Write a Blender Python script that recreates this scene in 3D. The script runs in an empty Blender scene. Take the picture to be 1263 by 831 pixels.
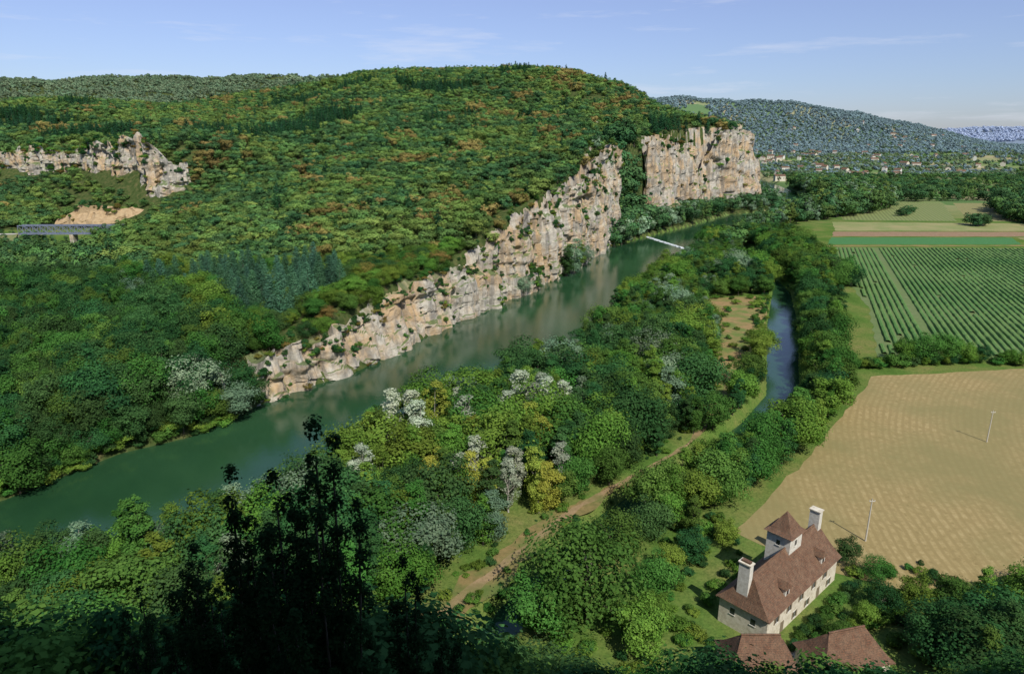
import bpy, bmesh, math, random
import numpy as np
from mathutils import Vector, Matrix
random.seed(7); rng=np.random.default_rng(11)
S=bpy.context.scene
COL=S.collection
S.view_settings.view_transform='Standard'; S.view_settings.look='None'; S.view_settings.exposure=0

# ------------------------------------------------------------------ noise utils
def _h(ix,iy,s):
    n=(ix*374761393+iy*668265263+s*144269504)&0xffffffff
    n=((n^(n>>13))*1274126177)&0xffffffff
    return ((n^(n>>16))&0xffff)/65535.0
def vn(x,y,s=0):
    x=np.asarray(x,float);y=np.asarray(y,float)
    ix=np.floor(x).astype(np.int64);iy=np.floor(y).astype(np.int64)
    fx=x-ix;fy=y-iy;fx=fx*fx*(3-2*fx);fy=fy*fy*(3-2*fy)
    a=_h(ix,iy,s);b=_h(ix+1,iy,s);c=_h(ix,iy+1,s);d=_h(ix+1,iy+1,s)
    return (a+(b-a)*fx)*(1-fy)+(c+(d-c)*fx)*fy
def fbm(x,y,s=0,o=4):
    t=0;a=.5;n=0
    for i in range(o):
        t=t+a*vn(x*2**i+i*17.3,y*2**i-i*9.1,s+i);n+=a;a*=.5
    return t/n*2-1
def sm(t):
    t=np.clip(t,0,1);return t*t*(3-2*t)
def segdist(x,y,pts,vals=None):
    best=np.full(x.shape,1e12);bv=np.zeros(x.shape)
    for i in range(len(pts)-1):
        ax,ay=pts[i][:2];bx,by=pts[i+1][:2]
        dx,dy=bx-ax,by-ay
        t=np.clip(((x-ax)*dx+(y-ay)*dy)/(dx*dx+dy*dy),0,1)
        d=(x-ax-t*dx)**2+(y-ay-t*dy)**2
        m=d<best;best=np.where(m,d,best)
        if vals is not None: bv=np.where(m,vals[i]+(vals[i+1]-vals[i])*t,bv)
    return (np.sqrt(best),bv) if vals is not None else np.sqrt(best)
def inpoly(x,y,poly):
    r=np.zeros(x.shape,bool);n=len(poly)
    for i in range(n):
        x1,y1=poly[i][:2];x2,y2=poly[(i+1)%n][:2]
        if y1==y2: continue
        c=((y1>y)!=(y2>y))&(x<(x2-x1)*(y-y1)/(y2-y1)+x1)
        r^=c
    return r

# ------------------------------------------------------------------ survey of the valley (metres)
LB=[(-3000,60),(-700,60),(-300,95),(-180,120),(-117,138),(-103,163),(-89,173.5),(-74.7,204.3),(-55,228),(-42,257),(-26,293.6),
    (3.6,350.7),(34,411),(68.7,505.5),(115.6,575),(166,641),(237,746),(281,774),(330,830),(352,950),(400,1150),(450,1400),(480,1700)]
RB=[(-3000,0),(-700,0),(-300,58),(-160,86),(-108,103),(-74,114),(-55,119),(-45,136),(-34,162),(-17,190),(0,205),(18,218),(33,255),(48,300),
    (74,363),(105,430),(134,490),(170,560),(238,660),(300,720),(370,800),(410,950),(455,1150),(505,1400),(530,1700)]
RIV=LB+RB[::-1]
LEFT=LB+[(600,4000),(900,30000),(-9000,30000),(-9000,60)]
CAN=[(175,520),(160,450),(152,400),(146,360),(121,293),(99.5,237),(87,204),(70,180),(50,158),(38,147),(23,132),(5,108),(-6,90),(-30,80),(-70,80),(-130,88)]
CW=[5,5,5,4.5,6.5,5.5,5,4.5,4,3.6,3.4,3,3,3,3,3]
PATH=[(76,222),(58.4,181.8),(44,160),(28.8,146),(10,126.8),(-4.7,106.7),(-14.8,92.2),(-24,80)]
ISLAND=[(-118,98),(-108,103),(-74,114),(-55,119),(-45,136),(-34,162),(-17,190),(0,205),(18,218),(33,255),(48,300),(74,363),(105,430),(134,490),(175,520)]+CAN[1:-1]
CLEAR=[(93,332),(130,338),(110,285),(89,232),(75,205),(62,182),(52,176),(64,205),(76,240),(87,290)]
MOWN=[(45,122),(58,109),(70,103),(101,110),(160,138),(250,200),(200,226),(178,224),(121,216),(102,190),(76,157)]
CROP=[(134,237),(230,232),(420,310),(540,487),(224,498),(170,315)]
CP=[(-300,110,5),(-180,140,5),(-117,150,5),(-110,190,8),(-80,214,14),(-66,245,20),(-58,236,24),(-42,266,25),(-30,310,22),(-5,350,36),(5,366,42),(28,420,52),
 (62,518,76),(76,556,72),(104,622,46),(120,650,74),(155,760,88),(220,830,92),(290,870,86),(315,930,50),(-36,430,42),(-57,650,70),(-80,950,118),(-110,1250,192),
 (26,1250,202),(110,1220,192),(192,1150,156),(236,1050,118),(290,970,80),(-190,1300,194),(-331,1400,183),(-486,1600,196),(-1310,2600,290),(-1840,2600,256),(-849,2600,272),
 (-711,1000,122),(-581,950,116),(-446,850,90),(-394,790,80),(-700,1500,110),(-450,1150,108),(-118,250,10),(-157,340,14),(-202,450,30),(-265,600,44),(-390,900,90),
 (-78,240,16),(-102,370,24),(-130,480,41),(-190,700,65),(-194,300,8),(-254,400,8),(-320,500,7),(-450,500,8),(-400,560,12),(-520,690,38),(-450,665,36),(-380,600,22),(-325,575,18),
 (-570,772,72),(-500,745,71),(-420,722,72),(-345,665,80),(-298,622,80),(-600,500,8),(-500,350,8),(-300,250,6),(-400,200,5),(-700,300,10),(-720,640,34),(-900,760,60),
 (0,1700,180),(200,1600,120),(400,1300,40),(320,1120,50),(450,1500,10),(500,2000,10),(100,2600,120),(600,3500,60),(-2500,4500,200),(0,5000,100),(-1500,600,60),(-1600,1500,150),(-2600,1500,190),
 (90,800,92),(0,560,60),(30,480,58),(-600,2000,150)]
CPA=np.array(CP,float)
_D=np.hypot(CPA[:,0][:,None]-CPA[:,0][None],CPA[:,1][:,None]-CPA[:,1][None])
_n=len(CP);_A=np.zeros((_n+1,_n+1));_A[:_n,:_n]=_D;_A[:_n,_n]=1;_A[_n,:_n]=1
_w=np.linalg.solve(_A,np.append(CPA[:,2],0))
def P(x,y):
    r=np.full(x.shape,_w[-1])
    for i in range(_n): r=r+_w[i]*np.sqrt((x-CPA[i,0])**2+(y-CPA[i,1])**2+36)
    return np.maximum(r,3.5)
OFFY=[505,575,641,850,1000,1700];OFFV=[0,18,38,38,20,10]
STY=[180,205,590,650,900,1000];STV=[1,7,7,12,12,1]
def H(x,y,full=False):
    x=np.asarray(x,float);y=np.asarray(y,float)
    dr=segdist(x,y,RIV+[RIV[0]]);ins=inpoly(x,y,RIV)
    left=inpoly(x,y,LEFT);dl=segdist(x,y,LB+[(600,4000),(900,30000)])
    off=np.interp(y,OFFY,OFFV)
    w=np.interp(y,[150,205,900,1100,2000,6000],[14,7,7,80,300,800])
    st=np.interp(y,STY,STV)
    p=P(x,y)
    amp=np.interp(y,[150,400,900,2500],[1,4,9,26])*np.clip((p-8)/25,0,1)
    p=p+amp*fbm(x/110.,y/110.,3)+amp*1.2*fbm(x/420,y/420.,9,3)
    zl=3+(p-3)*sm((dl-off-st)/w)
    zs=np.interp(y,[-400,-60,-22,-14,-4,0,4,10,69],[140,140,124,98,78,77,74,64,3])
    zs=zs+8*sm(-x/70)*sm((-10-y)/14)  # unseen slope behind camera raised, more on the left, to shade the foreground
    zr=np.maximum(3.0,zs)
    far=np.interp(x,[300,500,808,1115,1461,1707,1950,2300],[0,226,210,196,164,110,38,0])*np.exp(-((y-3000-.12*(x-1100))/430)**2)
    far=far*(1+.16*fbm(x/300,y/300,21,3))
    far2=np.interp(x,[1400,2600,3600,4300,5600,7500,9000],[0,78,100,138,150,130,0])*np.exp(-((y-6500)/900)**2)
    far3=np.interp(x,[500,1300,2400,4200,6000,9000],[0,0,14,30,40,60])*np.exp(-((y-2700)/450)**2)*0.9
    rise=sm((y-1200)/1200)*16*(fbm(x/420,y/420,31,2)+.55)*(x>300)
    zr=zr+np.maximum(rise,0)
    z=np.where(left,zl,zr)+far+far2+far3
    dc,hw=segdist(x,y,CAN,CW)
    z=np.where((~left)&(y<600),np.minimum(z,-1.6+(z+1.6)*sm((dc-hw+1.2)/3.2)),z)
    z=np.where(ins,-3,-2.0+(z+2.0)*sm((dr+1.0)/4.5))
    if full: return z,left,dl,dr,dc-hw,ins
    return z

# ------------------------------------------------------------------ mesh / material helpers
def qmesh(name,V,F,mats,midx=None,tint=None,smooth=False):
    me=bpy.data.meshes.new(name);V=np.asarray(V,np.float32);F=np.asarray(F,np.int32)
    me.vertices.add(len(V));me.vertices.foreach_set('co',V.ravel())
    me.loops.add(F.size);me.polygons.add(len(F))
    me.polygons.foreach_set('loop_start',np.arange(0,F.size,4,dtype=np.int32))
    me.loops.foreach_set('vertex_index',F.ravel())
    for m in mats: me.materials.append(m)
    if midx is not None: me.polygons.foreach_set('material_index',np.asarray(midx,np.int32))
    me.polygons.foreach_set('use_smooth',np.full(len(F),smooth))
    me.update(calc_edges=True)
    if tint is not None:
        a=me.attributes.new('tint','FLOAT','FACE');a.data.foreach_set('value',np.asarray(tint,np.float32))
    return me
def addobj(name,me,loc=(0,0,0),parent=None):
    o=bpy.data.objects.new(name,me);COL.objects.link(o);o.location=loc
    if parent: o.parent=parent
    return o
class NT:
    def __init__(s,name):
        s.m=bpy.data.materials.new(name);s.m.use_nodes=True;s.t=s.m.node_tree;s.t.nodes.clear()
        s.out=s.n('ShaderNodeOutputMaterial')
    def n(s,t,**k):
        x=s.t.nodes.new(t)
        for a,b in k.items(): setattr(x,a,b)
        return x
    def l(s,a,b): s.t.links.new(a,b)
    def noise(s,vec,scale,detail=4,rough=.55):
        x=s.n('ShaderNodeTexNoise');x.inputs['Scale'].default_value=scale;x.inputs['Detail'].default_value=detail;x.inputs['Roughness'].default_value=rough
        s.l(vec,x.inputs['Vector']);return x.outputs['Fac']
    def ramp(s,fac,stops):
        r=s.n('ShaderNodeValToRGB');e=r.color_ramp.elements
        while len(e)<len(stops): e.new(.5)
        for i,(p,c) in enumerate(stops):
            e[i].position=p;e[i].color=(c,c,c,1) if isinstance(c,(int,float)) else (*c,1)
        s.l(fac,r.inputs[0]);return r.outputs[0]
    def mix(s,f,a,b,mode='MIX'):
        x=s.n('ShaderNodeMix',data_type='RGBA',blend_type=mode)
        for v,i in ((f,0),(a,6),(b,7)):
            if isinstance(v,(int,float)): x.inputs[i].default_value=v
            elif isinstance(v,tuple): x.inputs[i].default_value=(*v,1)
            else: s.l(v,x.inputs[i])
        return x.outputs[2]
    def pos(s): return s.n('ShaderNodeNewGeometry').outputs['Position']
    def mapp(s,vec,sc=(1,1,1),rot=(0,0,0)):
        x=s.n('ShaderNodeMapping');x.inputs['Scale'].default_value=sc;x.inputs['Rotation'].default_value=rot
        s.l(vec,x.inputs['Vector']);return x.outputs[0]
    def bump(s,h,st=.5,d=.1):
        b=s.n('ShaderNodeBump');b.inputs['Strength'].default_value=st;b.inputs['Distance'].default_value=d
        s.l(h,b.inputs['Height']);return b.outputs[0]
    def fin(s,col,rough=.9,nrm=None,spec=.2):
        p=s.n('ShaderNodeBsdfPrincipled')
        if isinstance(col,tuple): p.inputs['Base Color'].default_value=(*col,1)
        else: s.l(col,p.inputs['Base Color'])
        p.inputs['Roughness'].default_value=rough;p.inputs['Specular IOR Level'].default_value=spec
        if nrm: s.l(nrm,p.inputs['Normal'])
        s.l(p.outputs[0],s.out.inputs[0]);return s.m
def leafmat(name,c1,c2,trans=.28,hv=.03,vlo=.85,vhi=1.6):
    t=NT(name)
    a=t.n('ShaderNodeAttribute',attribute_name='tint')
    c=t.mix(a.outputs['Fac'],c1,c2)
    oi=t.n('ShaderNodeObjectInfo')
    hs=t.n('ShaderNodeHueSaturation')
    m1=t.n('ShaderNodeMapRange');m1.inputs[3].default_value=.5-hv;m1.inputs[4].default_value=.5+hv;t.l(oi.outputs['Random'],m1.inputs[0])
    mm=t.n('ShaderNodeMath',operation='MULTIPLY');mm.inputs[1].default_value=7.31;t.l(oi.outputs['Random'],mm.inputs[0])
    fr=t.n('ShaderNodeMath',operation='FRACT');t.l(mm.outputs[0],fr.inputs[0])
    m2=t.n('ShaderNodeMapRange');m2.inputs[3].default_value=vlo;m2.inputs[4].default_value=vhi;t.l(fr.outputs[0],m2.inputs[0])
    t.l(m1.outputs[0],hs.inputs['Hue']);t.l(m2.outputs[0],hs.inputs['Value']);t.l(c,hs.inputs['Color'])
    d=t.n('ShaderNodeBsdfDiffuse');t.l(hs.outputs[0],d.inputs[0])
    if trans>0:
        tr=t.n('ShaderNodeBsdfTranslucent');mx=t.n('ShaderNodeMixShader');mx.inputs[0].default_value=trans
        t.l(hs.outputs[0],tr.inputs[0]);t.l(d.outputs[0],mx.inputs[1]);t.l(tr.outputs[0],mx.inputs[2])
        t.l(mx.outputs[0],t.out.inputs[0])
    else: t.l(d.outputs[0],t.out.inputs[0])
    return t.m

bark=NT('bark');bark=bark.fin(bark.ramp(bark.noise(bark.pos(),3),[(.3,(.05,.045,.035)),(.7,(.13,.115,.09))]))
barkw=NT('pale_bark');barkw=barkw.fin(barkw.ramp(barkw.noise(barkw.pos(),3),[(.3,(.2,.18,.15)),(.7,(.42,.4,.36))]))
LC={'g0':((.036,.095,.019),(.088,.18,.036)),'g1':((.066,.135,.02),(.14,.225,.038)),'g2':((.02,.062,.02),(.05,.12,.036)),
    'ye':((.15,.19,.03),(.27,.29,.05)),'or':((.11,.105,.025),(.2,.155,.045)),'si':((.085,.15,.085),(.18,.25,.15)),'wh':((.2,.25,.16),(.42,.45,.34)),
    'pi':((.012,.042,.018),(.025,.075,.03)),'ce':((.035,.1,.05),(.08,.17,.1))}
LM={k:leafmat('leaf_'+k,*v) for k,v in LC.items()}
MC=dict(LC);MC['g0']=((.048,.102,.03),(.1,.178,.048));MC['g1']=((.076,.13,.03),(.14,.205,.05));MC['g2']=((.026,.07,.028),(.058,.122,.043));MC['or']=((.125,.115,.035),(.215,.17,.055))
MM_={k:leafmat('canopy_'+k,*v,trans=0.,vlo=.85,vhi=1.7,hv=.02) for k,v in MC.items()}
LM['h1']=leafmat('leaf_far_haze_tint',(.09,.14,.08),(.145,.2,.11),0,.03)  # distance haze painted into the leaf colour, slightly paler green
LM['h2']=leafmat('leaf_haze_tint_green',(.135,.2,.215),(.17,.24,.245),0,.012)  # stronger painted haze, leaf colour shifted towards blue
LM['h3']=leafmat('leaf_haze_tint_blue',(.4,.48,.62),(.43,.51,.65),0,.004,.95,1.05)  # leaf colour almost all painted haze for the farthest ridge
LM['dk']=leafmat('juniper_needles',(.008,.024,.009),(.022,.052,.017),.15,.01,.9,1.3)

# ------------------------------------------------------------------ trees
def rdir(n):
    v=rng.normal(size=(n,3));return v/np.linalg.norm(v,axis=1)[:,None]
def tube(V,F,M,p0,p1,r0,r1,mi,seg=6):
    p0=np.array(p0,float);p1=np.array(p1,float);d=p1-p0;L=np.linalg.norm(d);d/=L
    a=np.cross(d,[.31,.87,.2]);a/=np.linalg.norm(a);b=np.cross(d,a);s=len(V)
    for p,r in((p0,r0),(p1,r1)):
        for k in range(seg):
            an=2*math.pi*k/seg;V.append(p+r*(a*math.cos(an)+b*math.sin(an)))
    for k in range(seg):
        F.append((s+k,s+(k+1)%seg,s+seg+(k+1)%seg,s+seg+k));M.append(mi)
def tree_mesh(name,kind,h,cw,nl,nleaf,ls,mat,bk=None,base=.22,seed=0,limbs=True,crisp=.8):
    global rng
    rng=np.random.default_rng(seed+100)
    R=cw/2
    lobes=[];stems=[]
    if kind in('round','tall','bush'):
        zc=h*(base+1)/2;rz=h*(1-base)/2
        for i in range(nl):
            d=rdir(1)[0];f=rng.uniform(.35,.82)
            if kind=='tall':
                tz=rng.uniform(-.95,.95);wd=math.sqrt(max(0,1-abs(tz)**2.2))*(.95 if tz<0 else .8)
                an=rng.uniform(0,6.28);ff=rng.uniform(.2,.75)
                c=np.array([math.cos(an)*R*wd*ff,math.sin(an)*R*wd*ff,zc+tz*rz*.92]);r=R*rng.uniform(.25,.42)*(1.0 if tz<.5 else .75)
            else:
                if kind=='bush' and d[2]<0:d[2]*=.4
                c=np.array([d[0]*R*f,d[1]*R*f,zc+d[2]*rz*f]);r=R*rng.uniform(.24,.42)
            lobes.append((c,r))
    elif kind=='cone':
        for i in range(nl):
            t=(i+.5)/nl;an=i*2.4+rng.uniform(-.3,.3);rr=R*(1-t)**.85
            ff=rng.uniform(.35,.8)
            lobes.append((np.array([math.cos(an)*rr*ff,math.sin(an)*rr*ff,h*(base+(1-base)*t)]),max(.28*rr+.16*R,.1)))
    elif kind=='spiky':
        for i in range(nl):
            an=rng.uniform(0,6.28);rr=0 if i==0 else R*rng.uniform(.15,1);topz=h*(1-.32*(rr/R)**1.4)*(1 if i==0 else rng.uniform(.82,1))
            ph=rng.uniform(0,6.28);last=np.array([0,0,h*base])
            for k in range(14):
                t=k/13;zz=h*base+(topz-h*base)*(.1+.9*t)
                fx=rr*(.3+.7*t**.6);wob=np.array([math.cos(ph+k*2.2),math.sin(ph+k*2.2)])*rng.uniform(.08,.5)*(1-.7*t)
                c=np.array([math.cos(an)*fx+wob[0],math.sin(an)*fx+wob[1],zz]);lobes.append((c,(.30*(1-.55*t)+.06)*rng.uniform(.7,1.25)))
                ctr=np.array([math.cos(an)*fx,math.sin(an)*fx,zz])
                if k%3==0 and k>0: stems.append((last,ctr));last=ctr
    C=np.array([l[0] for l in lobes]);RR=np.array([l[1] for l in lobes])
    pr=RR**(1.3 if kind=='spiky' else 2);pr/=pr.sum();idx=rng.choice(len(RR),nleaf,p=pr)
    cc=np.array([0,0,C[:,2].mean()])
    out=C-cc;out/=(np.linalg.norm(out,axis=1)[:,None]+1e-6)
    d=rdir(nleaf)+.45*out[idx];d[:,2]+=.15;d/=np.linalg.norm(d,axis=1)[:,None]
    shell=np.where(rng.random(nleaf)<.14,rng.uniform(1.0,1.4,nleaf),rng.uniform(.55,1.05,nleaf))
    zsq=1.6 if kind=='spiky' else .8
    pos=C[idx]+d*(RR[idx]*shell)[:,None]*np.array([1,1,zsq])
    nr=d*crisp+out[idx]*(crisp-.5)*.8+rdir(nleaf)*.55+np.array([0,0,.2]);nr/=np.linalg.norm(nr,axis=1)[:,None]
    a=np.cross(nr,rdir(nleaf));a/=np.linalg.norm(a,axis=1)[:,None];b=np.cross(nr,a)
    sz=ls*rng.uniform(.55,1.3,nleaf);asp=rng.uniform(.55,1,nleaf)
    q=np.zeros((nleaf,4,3))
    j=lambda:rng.uniform(.65,1.2,nleaf)[:,None]
    A=a*sz[:,None]*.5;B=b*(sz*asp)[:,None]*.5
    q[:,0]=pos+A*j();q[:,1]=pos+B*j();q[:,2]=pos-A*j();q[:,3]=pos-B*j()
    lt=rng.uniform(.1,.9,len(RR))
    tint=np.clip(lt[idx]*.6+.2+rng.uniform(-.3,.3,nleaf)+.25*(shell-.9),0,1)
    V=[];F=[];M=[]
    if kind!='bush' or limbs:
        th=h*(.9 if kind=='cone' else .45);tr=max(h*.016,.05)
        tube(V,F,M,(0,0,-.6),(0.02*h,.01*h,th*.5),tr,tr*.7,1,7);tube(V,F,M,(0.02*h,.01*h,th*.5),(0,0,th),tr*.7,tr*.3,1,7)
        if kind=='spiky':
            for s_,e_ in stems: tube(V,F,M,s_,e_,.035,.022,1,4)
        else:
            for i in range(0,len(RR),max(1,len(RR)//9)):
                z0=min(C[i][2]*.7,th*.92);tube(V,F,M,(0,0,z0),C[i]+np.array([.03,0,.02]),tr*.4,tr*.12,1,4)
    V0=len(V)
    FV=(np.arange(nleaf*4)).reshape(-1,4)+V0
    VV=np.vstack([np.array(V).reshape(-1,3),q.reshape(-1,3)]);FF=np.vstack([np.array(F,int).reshape(-1,4),FV])
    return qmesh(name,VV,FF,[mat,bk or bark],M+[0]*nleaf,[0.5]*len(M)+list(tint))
def recol(me,mat,name):
    m=me.copy();m.name=name;m.materials[0]=mat;return m
r1=tree_mesh('oak_a','round',10,9,38,7000,.34,LM['g0'],seed=1)
r2=tree_mesh('oak_b','round',10,8,30,6500,.34,LM['g0'],seed=2,base=.15)
r3=tree_mesh('oak_c','round',10,10,44,7500,.34,LM['g0'],seed=3,base=.1)
t1=tree_mesh('tall_a','tall',14,7,40,7500,.34,LM['g0'],seed=4,base=.1)
t2=tree_mesh('tall_b','tall',14,5.4,34,6500,.34,LM['g0'],seed=5,base=.08)
w1=tree_mesh('airy_a','tall',12,5.0,30,2600,.3,LM['wh'],barkw,seed=6,base=.12)
w2=tree_mesh('airy_b','tall',12,6.5,40,5200,.34,LM['si'],barkw,seed=7,base=.08)
b1=tree_mesh('bush_a','bush',3,3.6,22,1800,.26,LM['g0'],seed=8,base=0,limbs=False)
b2=tree_mesh('bush_b','bush',2.4,3.4,18,1500,.24,LM['g1'],seed=9,base=0,limbs=False)
cn=tree_mesh('conif','cone',12,6,70,6000,.3,LM['ce'],seed=10,base=.08)
NP=[]
def reg(k,m,h): NP.append((k,m,h))
for k in('g0','g1','g2'):
    for i,r in enumerate((r1,r2,r3)): reg(f'n_{k}{i}',r if k=='g0' else recol(r,LM[k],f'oak_{k}{i}'),10)
    for i,r in enumerate((t1,t2)): reg(f'nt_{k}{i}',r if k=='g0' else recol(r,LM[k],f'tall_{k}{i}'),14)
reg('n_or',recol(r1,LM['or'],'oak_or'),10);reg('n_si',w2,12);reg('n_wh',w1,12);reg('n_ye',recol(w2,LM['ye'],'airy_ye'),12)
reg('n_sir',recol(r1,LM['si'],'willow_si'),10)
reg('n_ce',cn,12);reg('n_pi',recol(cn,LM['pi'],'pine_n'),12)
reg('b_g0',b1,3);reg('b_g1',b2,2.4);reg('b_g2',recol(b1,LM['g2'],'bush_g2'),3);reg('b_or',recol(b2,LM['or'],'bush_or'),2.4)
m1=tree_mesh('moak_a','round',9,9,14,1100,.7,MM_['g0'],seed=21,base=.08,crisp=1.1)
m2=tree_mesh('moak_b','round',9,8,11,1000,.7,MM_['g0'],seed=22,base=.05,crisp=1.1)
m3=tree_mesh('moak_c','round',9,10,17,1250,.7,MM_['g0'],seed=23,base=.05,crisp=1.1)
mt=tree_mesh('mtall','tall',15,7.5,20,1300,.7,MM_['g0'],seed=24,base=.05,crisp=1.1)
mc=tree_mesh('mcone','cone',12,6.5,30,900,.7,MM_['pi'],seed=25,base=.05)
for k in('g0','g1','g2','or','si'):
    for i,r in enumerate((m1,m2,m3)): reg(f'm_{k}{i}',r if k=='g0' else recol(r,MM_[k],f'moak_{k}{i}'),9)
for k in('g0','g1','g2','si'): reg(f'mt_{k}',mt if k=='g0' else recol(mt,MM_[k],'mtall_'+k),15)
reg('m_pi',mc,12);reg('m_ce',recol(mc,MM_['ce'],'mcone_ce'),12)
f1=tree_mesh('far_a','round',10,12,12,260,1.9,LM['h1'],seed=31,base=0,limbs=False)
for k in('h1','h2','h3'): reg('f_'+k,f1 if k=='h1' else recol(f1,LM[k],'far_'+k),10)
IDX={k:i for i,(k,m,h) in enumerate(NP)};HN={k:h for k,m,h in NP};ME={k:m for k,m,h in NP}
protos=bpy.data.collections.new('tree_kinds')
for i,(k,m,h) in enumerate(NP):
    o=bpy.data.objects.new(f'kind_{i:03d}',m);protos.objects.link(o)
ng=bpy.data.node_groups.new('instances','GeometryNodeTree')
ng.interface.new_socket('Geometry',in_out='INPUT',socket_type='NodeSocketGeometry')
ng.interface.new_socket('Geometry',in_out='OUTPUT',socket_type='NodeSocketGeometry')
gi=ng.nodes.new('NodeGroupInput');go=ng.nodes.new('NodeGroupOutput')
ip=ng.nodes.new('GeometryNodeInstanceOnPoints');ci=ng.nodes.new('GeometryNodeCollectionInfo')
ci.inputs['Collection'].default_value=protos;ci.inputs['Separate Children'].default_value=True;ci.inputs['Reset Children'].default_value=True
def na(nm,dt):
    x=ng.nodes.new('GeometryNodeInputNamedAttribute');x.data_type=dt;x.inputs[0].default_value=nm;return x.outputs[0]
L=ng.links.new
L(gi.outputs[0],ip.inputs['Points']);L(ci.outputs[0],ip.inputs['Instance']);ip.inputs['Pick Instance'].default_value=True
L(na('kind','INT'),ip.inputs['Instance Index']);L(na('rot','FLOAT_VECTOR'),ip.inputs['Rotation']);L(na('scl','FLOAT_VECTOR'),ip.inputs['Scale'])
L(ip.outputs[0],go.inputs[0])
def scatter(name,pts,kinds,scl):
    n=len(pts);me=bpy.data.meshes.new(name);me.vertices.add(n);me.vertices.foreach_set('co',np.asarray(pts,np.float32).ravel())
    a=me.attributes.new('kind','INT','POINT');a.data.foreach_set('value',np.asarray(kinds,np.int32))
    rot=np.zeros((n,3),np.float32);rot[:,2]=rng.uniform(0,6.28,n);rot[:,:2]=rng.normal(0,.05,(n,2))
    a=me.attributes.new('rot','FLOAT_VECTOR','POINT');a.data.foreach_set('vector',rot.ravel())
    a=me.attributes.new('scl','FLOAT_VECTOR','POINT');a.data.foreach_set('vector',np.asarray(scl,np.float32).ravel())
    o=addobj(name,me);m=o.modifiers.new('instances','NODES');m.node_group=ng;print(name,n);return o
def jgrid(x0,x1,y0,y1,s):
    xs=np.arange(x0,x1,s);ys=np.arange(y0,y1,s*.88);X,Y=np.meshgrid(xs,ys);X=X+((np.arange(len(ys))%2)*s/2)[:,None]
    return (X+rng.uniform(-.38,.38,X.shape)*s).ravel(),(Y+rng.uniform(-.38,.38,X.shape)*s).ravel()
def vis(x,y,m=.86,b=45): return (np.abs(x)<m*y+b)

# ------------------------------------------------------------------ terrain sheet
def arr(*segs):
    o=[]
    for a,b,s in segs:o+=list(np.arange(a,b,s))
    return np.array(o)
xs=arr((-9000,-1000,110),(-1000,-130,9),(-130,232,2),(232,1000,9),(1000,9001,90))
ys=arr((-400,58,8),(58,420,2),(420,1000,7),(1000,3600,28),(3600,30001,600))
X,Y=np.meshgrid(xs,ys);Z,lf,dl_,dr_,dc_,ins_=H(X,Y,True)
ny,nx=X.shape;ii=np.arange(ny*nx).reshape(ny,nx)
F=np.stack([ii[:-1,:-1],ii[:-1,1:],ii[1:,1:],ii[1:,:-1]],-1).reshape(-1,4)
t=NT('ground_cover');p=t.pos()
n1=t.noise(p,.35,6,.65);n2=t.noise(p,.05,5,.65);n3=t.noise(p,1.8,4,.7)
forest=t.ramp(n1,[(.3,(.03,.045,.014)),(.5,(.055,.08,.025)),(.72,(.13,.115,.05))])
grass=t.ramp(n2,[(.3,(.06,.12,.022)),(.45,(.1,.17,.035)),(.6,(.17,.19,.055)),(.75,(.24,.19,.085))])
grass=t.mix(t.ramp(n3,[(.4,0),(.65,.6)]),grass,(.04,.08,.018))
vor=t.n('ShaderNodeTexVoronoi');vor.inputs['Scale'].default_value=.009;t.l(t.mapp(p,(1,.6,0)),vor.inputs['Vector'])
sep=t.n('ShaderNodeSeparateColor');t.l(vor.outputs['Color'],sep.inputs[0])
patch=t.ramp(sep.outputs[0],[(0,(.09,.16,.06)),(.35,(.13,.2,.07)),(.6,(.2,.23,.1)),(.85,(.3,.27,.15))])
at=t.n('ShaderNodeAttribute',attribute_name='tint')
sx=t.n('ShaderNodeSeparateXYZ');t.l(p,sx.inputs[0])
mr=t.n('ShaderNodeMapRange');mr.inputs[1].default_value=600;mr.inputs[2].default_value=900;t.l(sx.outputs[1],mr.inputs[0])
g2=t.mix(mr.outputs[0],grass,patch)
col=t.mix(at.outputs['Fac'],forest,g2)
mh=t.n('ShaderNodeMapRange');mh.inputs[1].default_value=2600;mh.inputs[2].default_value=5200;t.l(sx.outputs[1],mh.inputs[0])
col=t.mix(mh.outputs[0],col,(.18,.23,.29))  # far ground fades to blue-grey, aerial haze painted into its colour
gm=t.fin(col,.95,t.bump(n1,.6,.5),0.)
fc=F[:,0];tn=np.where((~lf.ravel()[fc])&(Y.ravel()[fc]>72),1.0,0.0)
tn=np.where((lf.ravel()[fc])&(Y.ravel()[fc]>440)&(Y.ravel()[fc]<545)&(X.ravel()[fc]<-255),1,tn)
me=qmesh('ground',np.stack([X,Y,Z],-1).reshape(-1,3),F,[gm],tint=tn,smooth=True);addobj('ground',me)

t=NT('river_water');p=t.pos()
w=t.noise(t.mapp(p,(1,.6,1),(0,0,.5)),1.1,5,.65);w2_=t.noise(p,.02,3)
wp=t.noise(t.mapp(p,(1,.4,1),(0,0,-.5)),.045,5,.6)
col=t.ramp(w2_,[(.3,(.012,.045,.018)),(.7,(.024,.072,.03))])
pb=t.n('ShaderNodeBsdfPrincipled');t.l(col,pb.inputs['Base Color']);pb.inputs['Specular IOR Level'].default_value=.5
t.l(t.ramp(wp,[(.42,.03),(.62,.14)]),pb.inputs['Roughness']);t.l(t.bump(w,.17,.22),pb.inputs['Normal']);t.l(pb.outputs[0],t.out.inputs[0]);wm=t.m
V=[(-3000,-50,0),(1200,-50,0),(1200,1900,0),(-3000,1900,0)]
addobj('river_water',qmesh('river_water',V,[(0,1,2,3)],[wm]))

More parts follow.
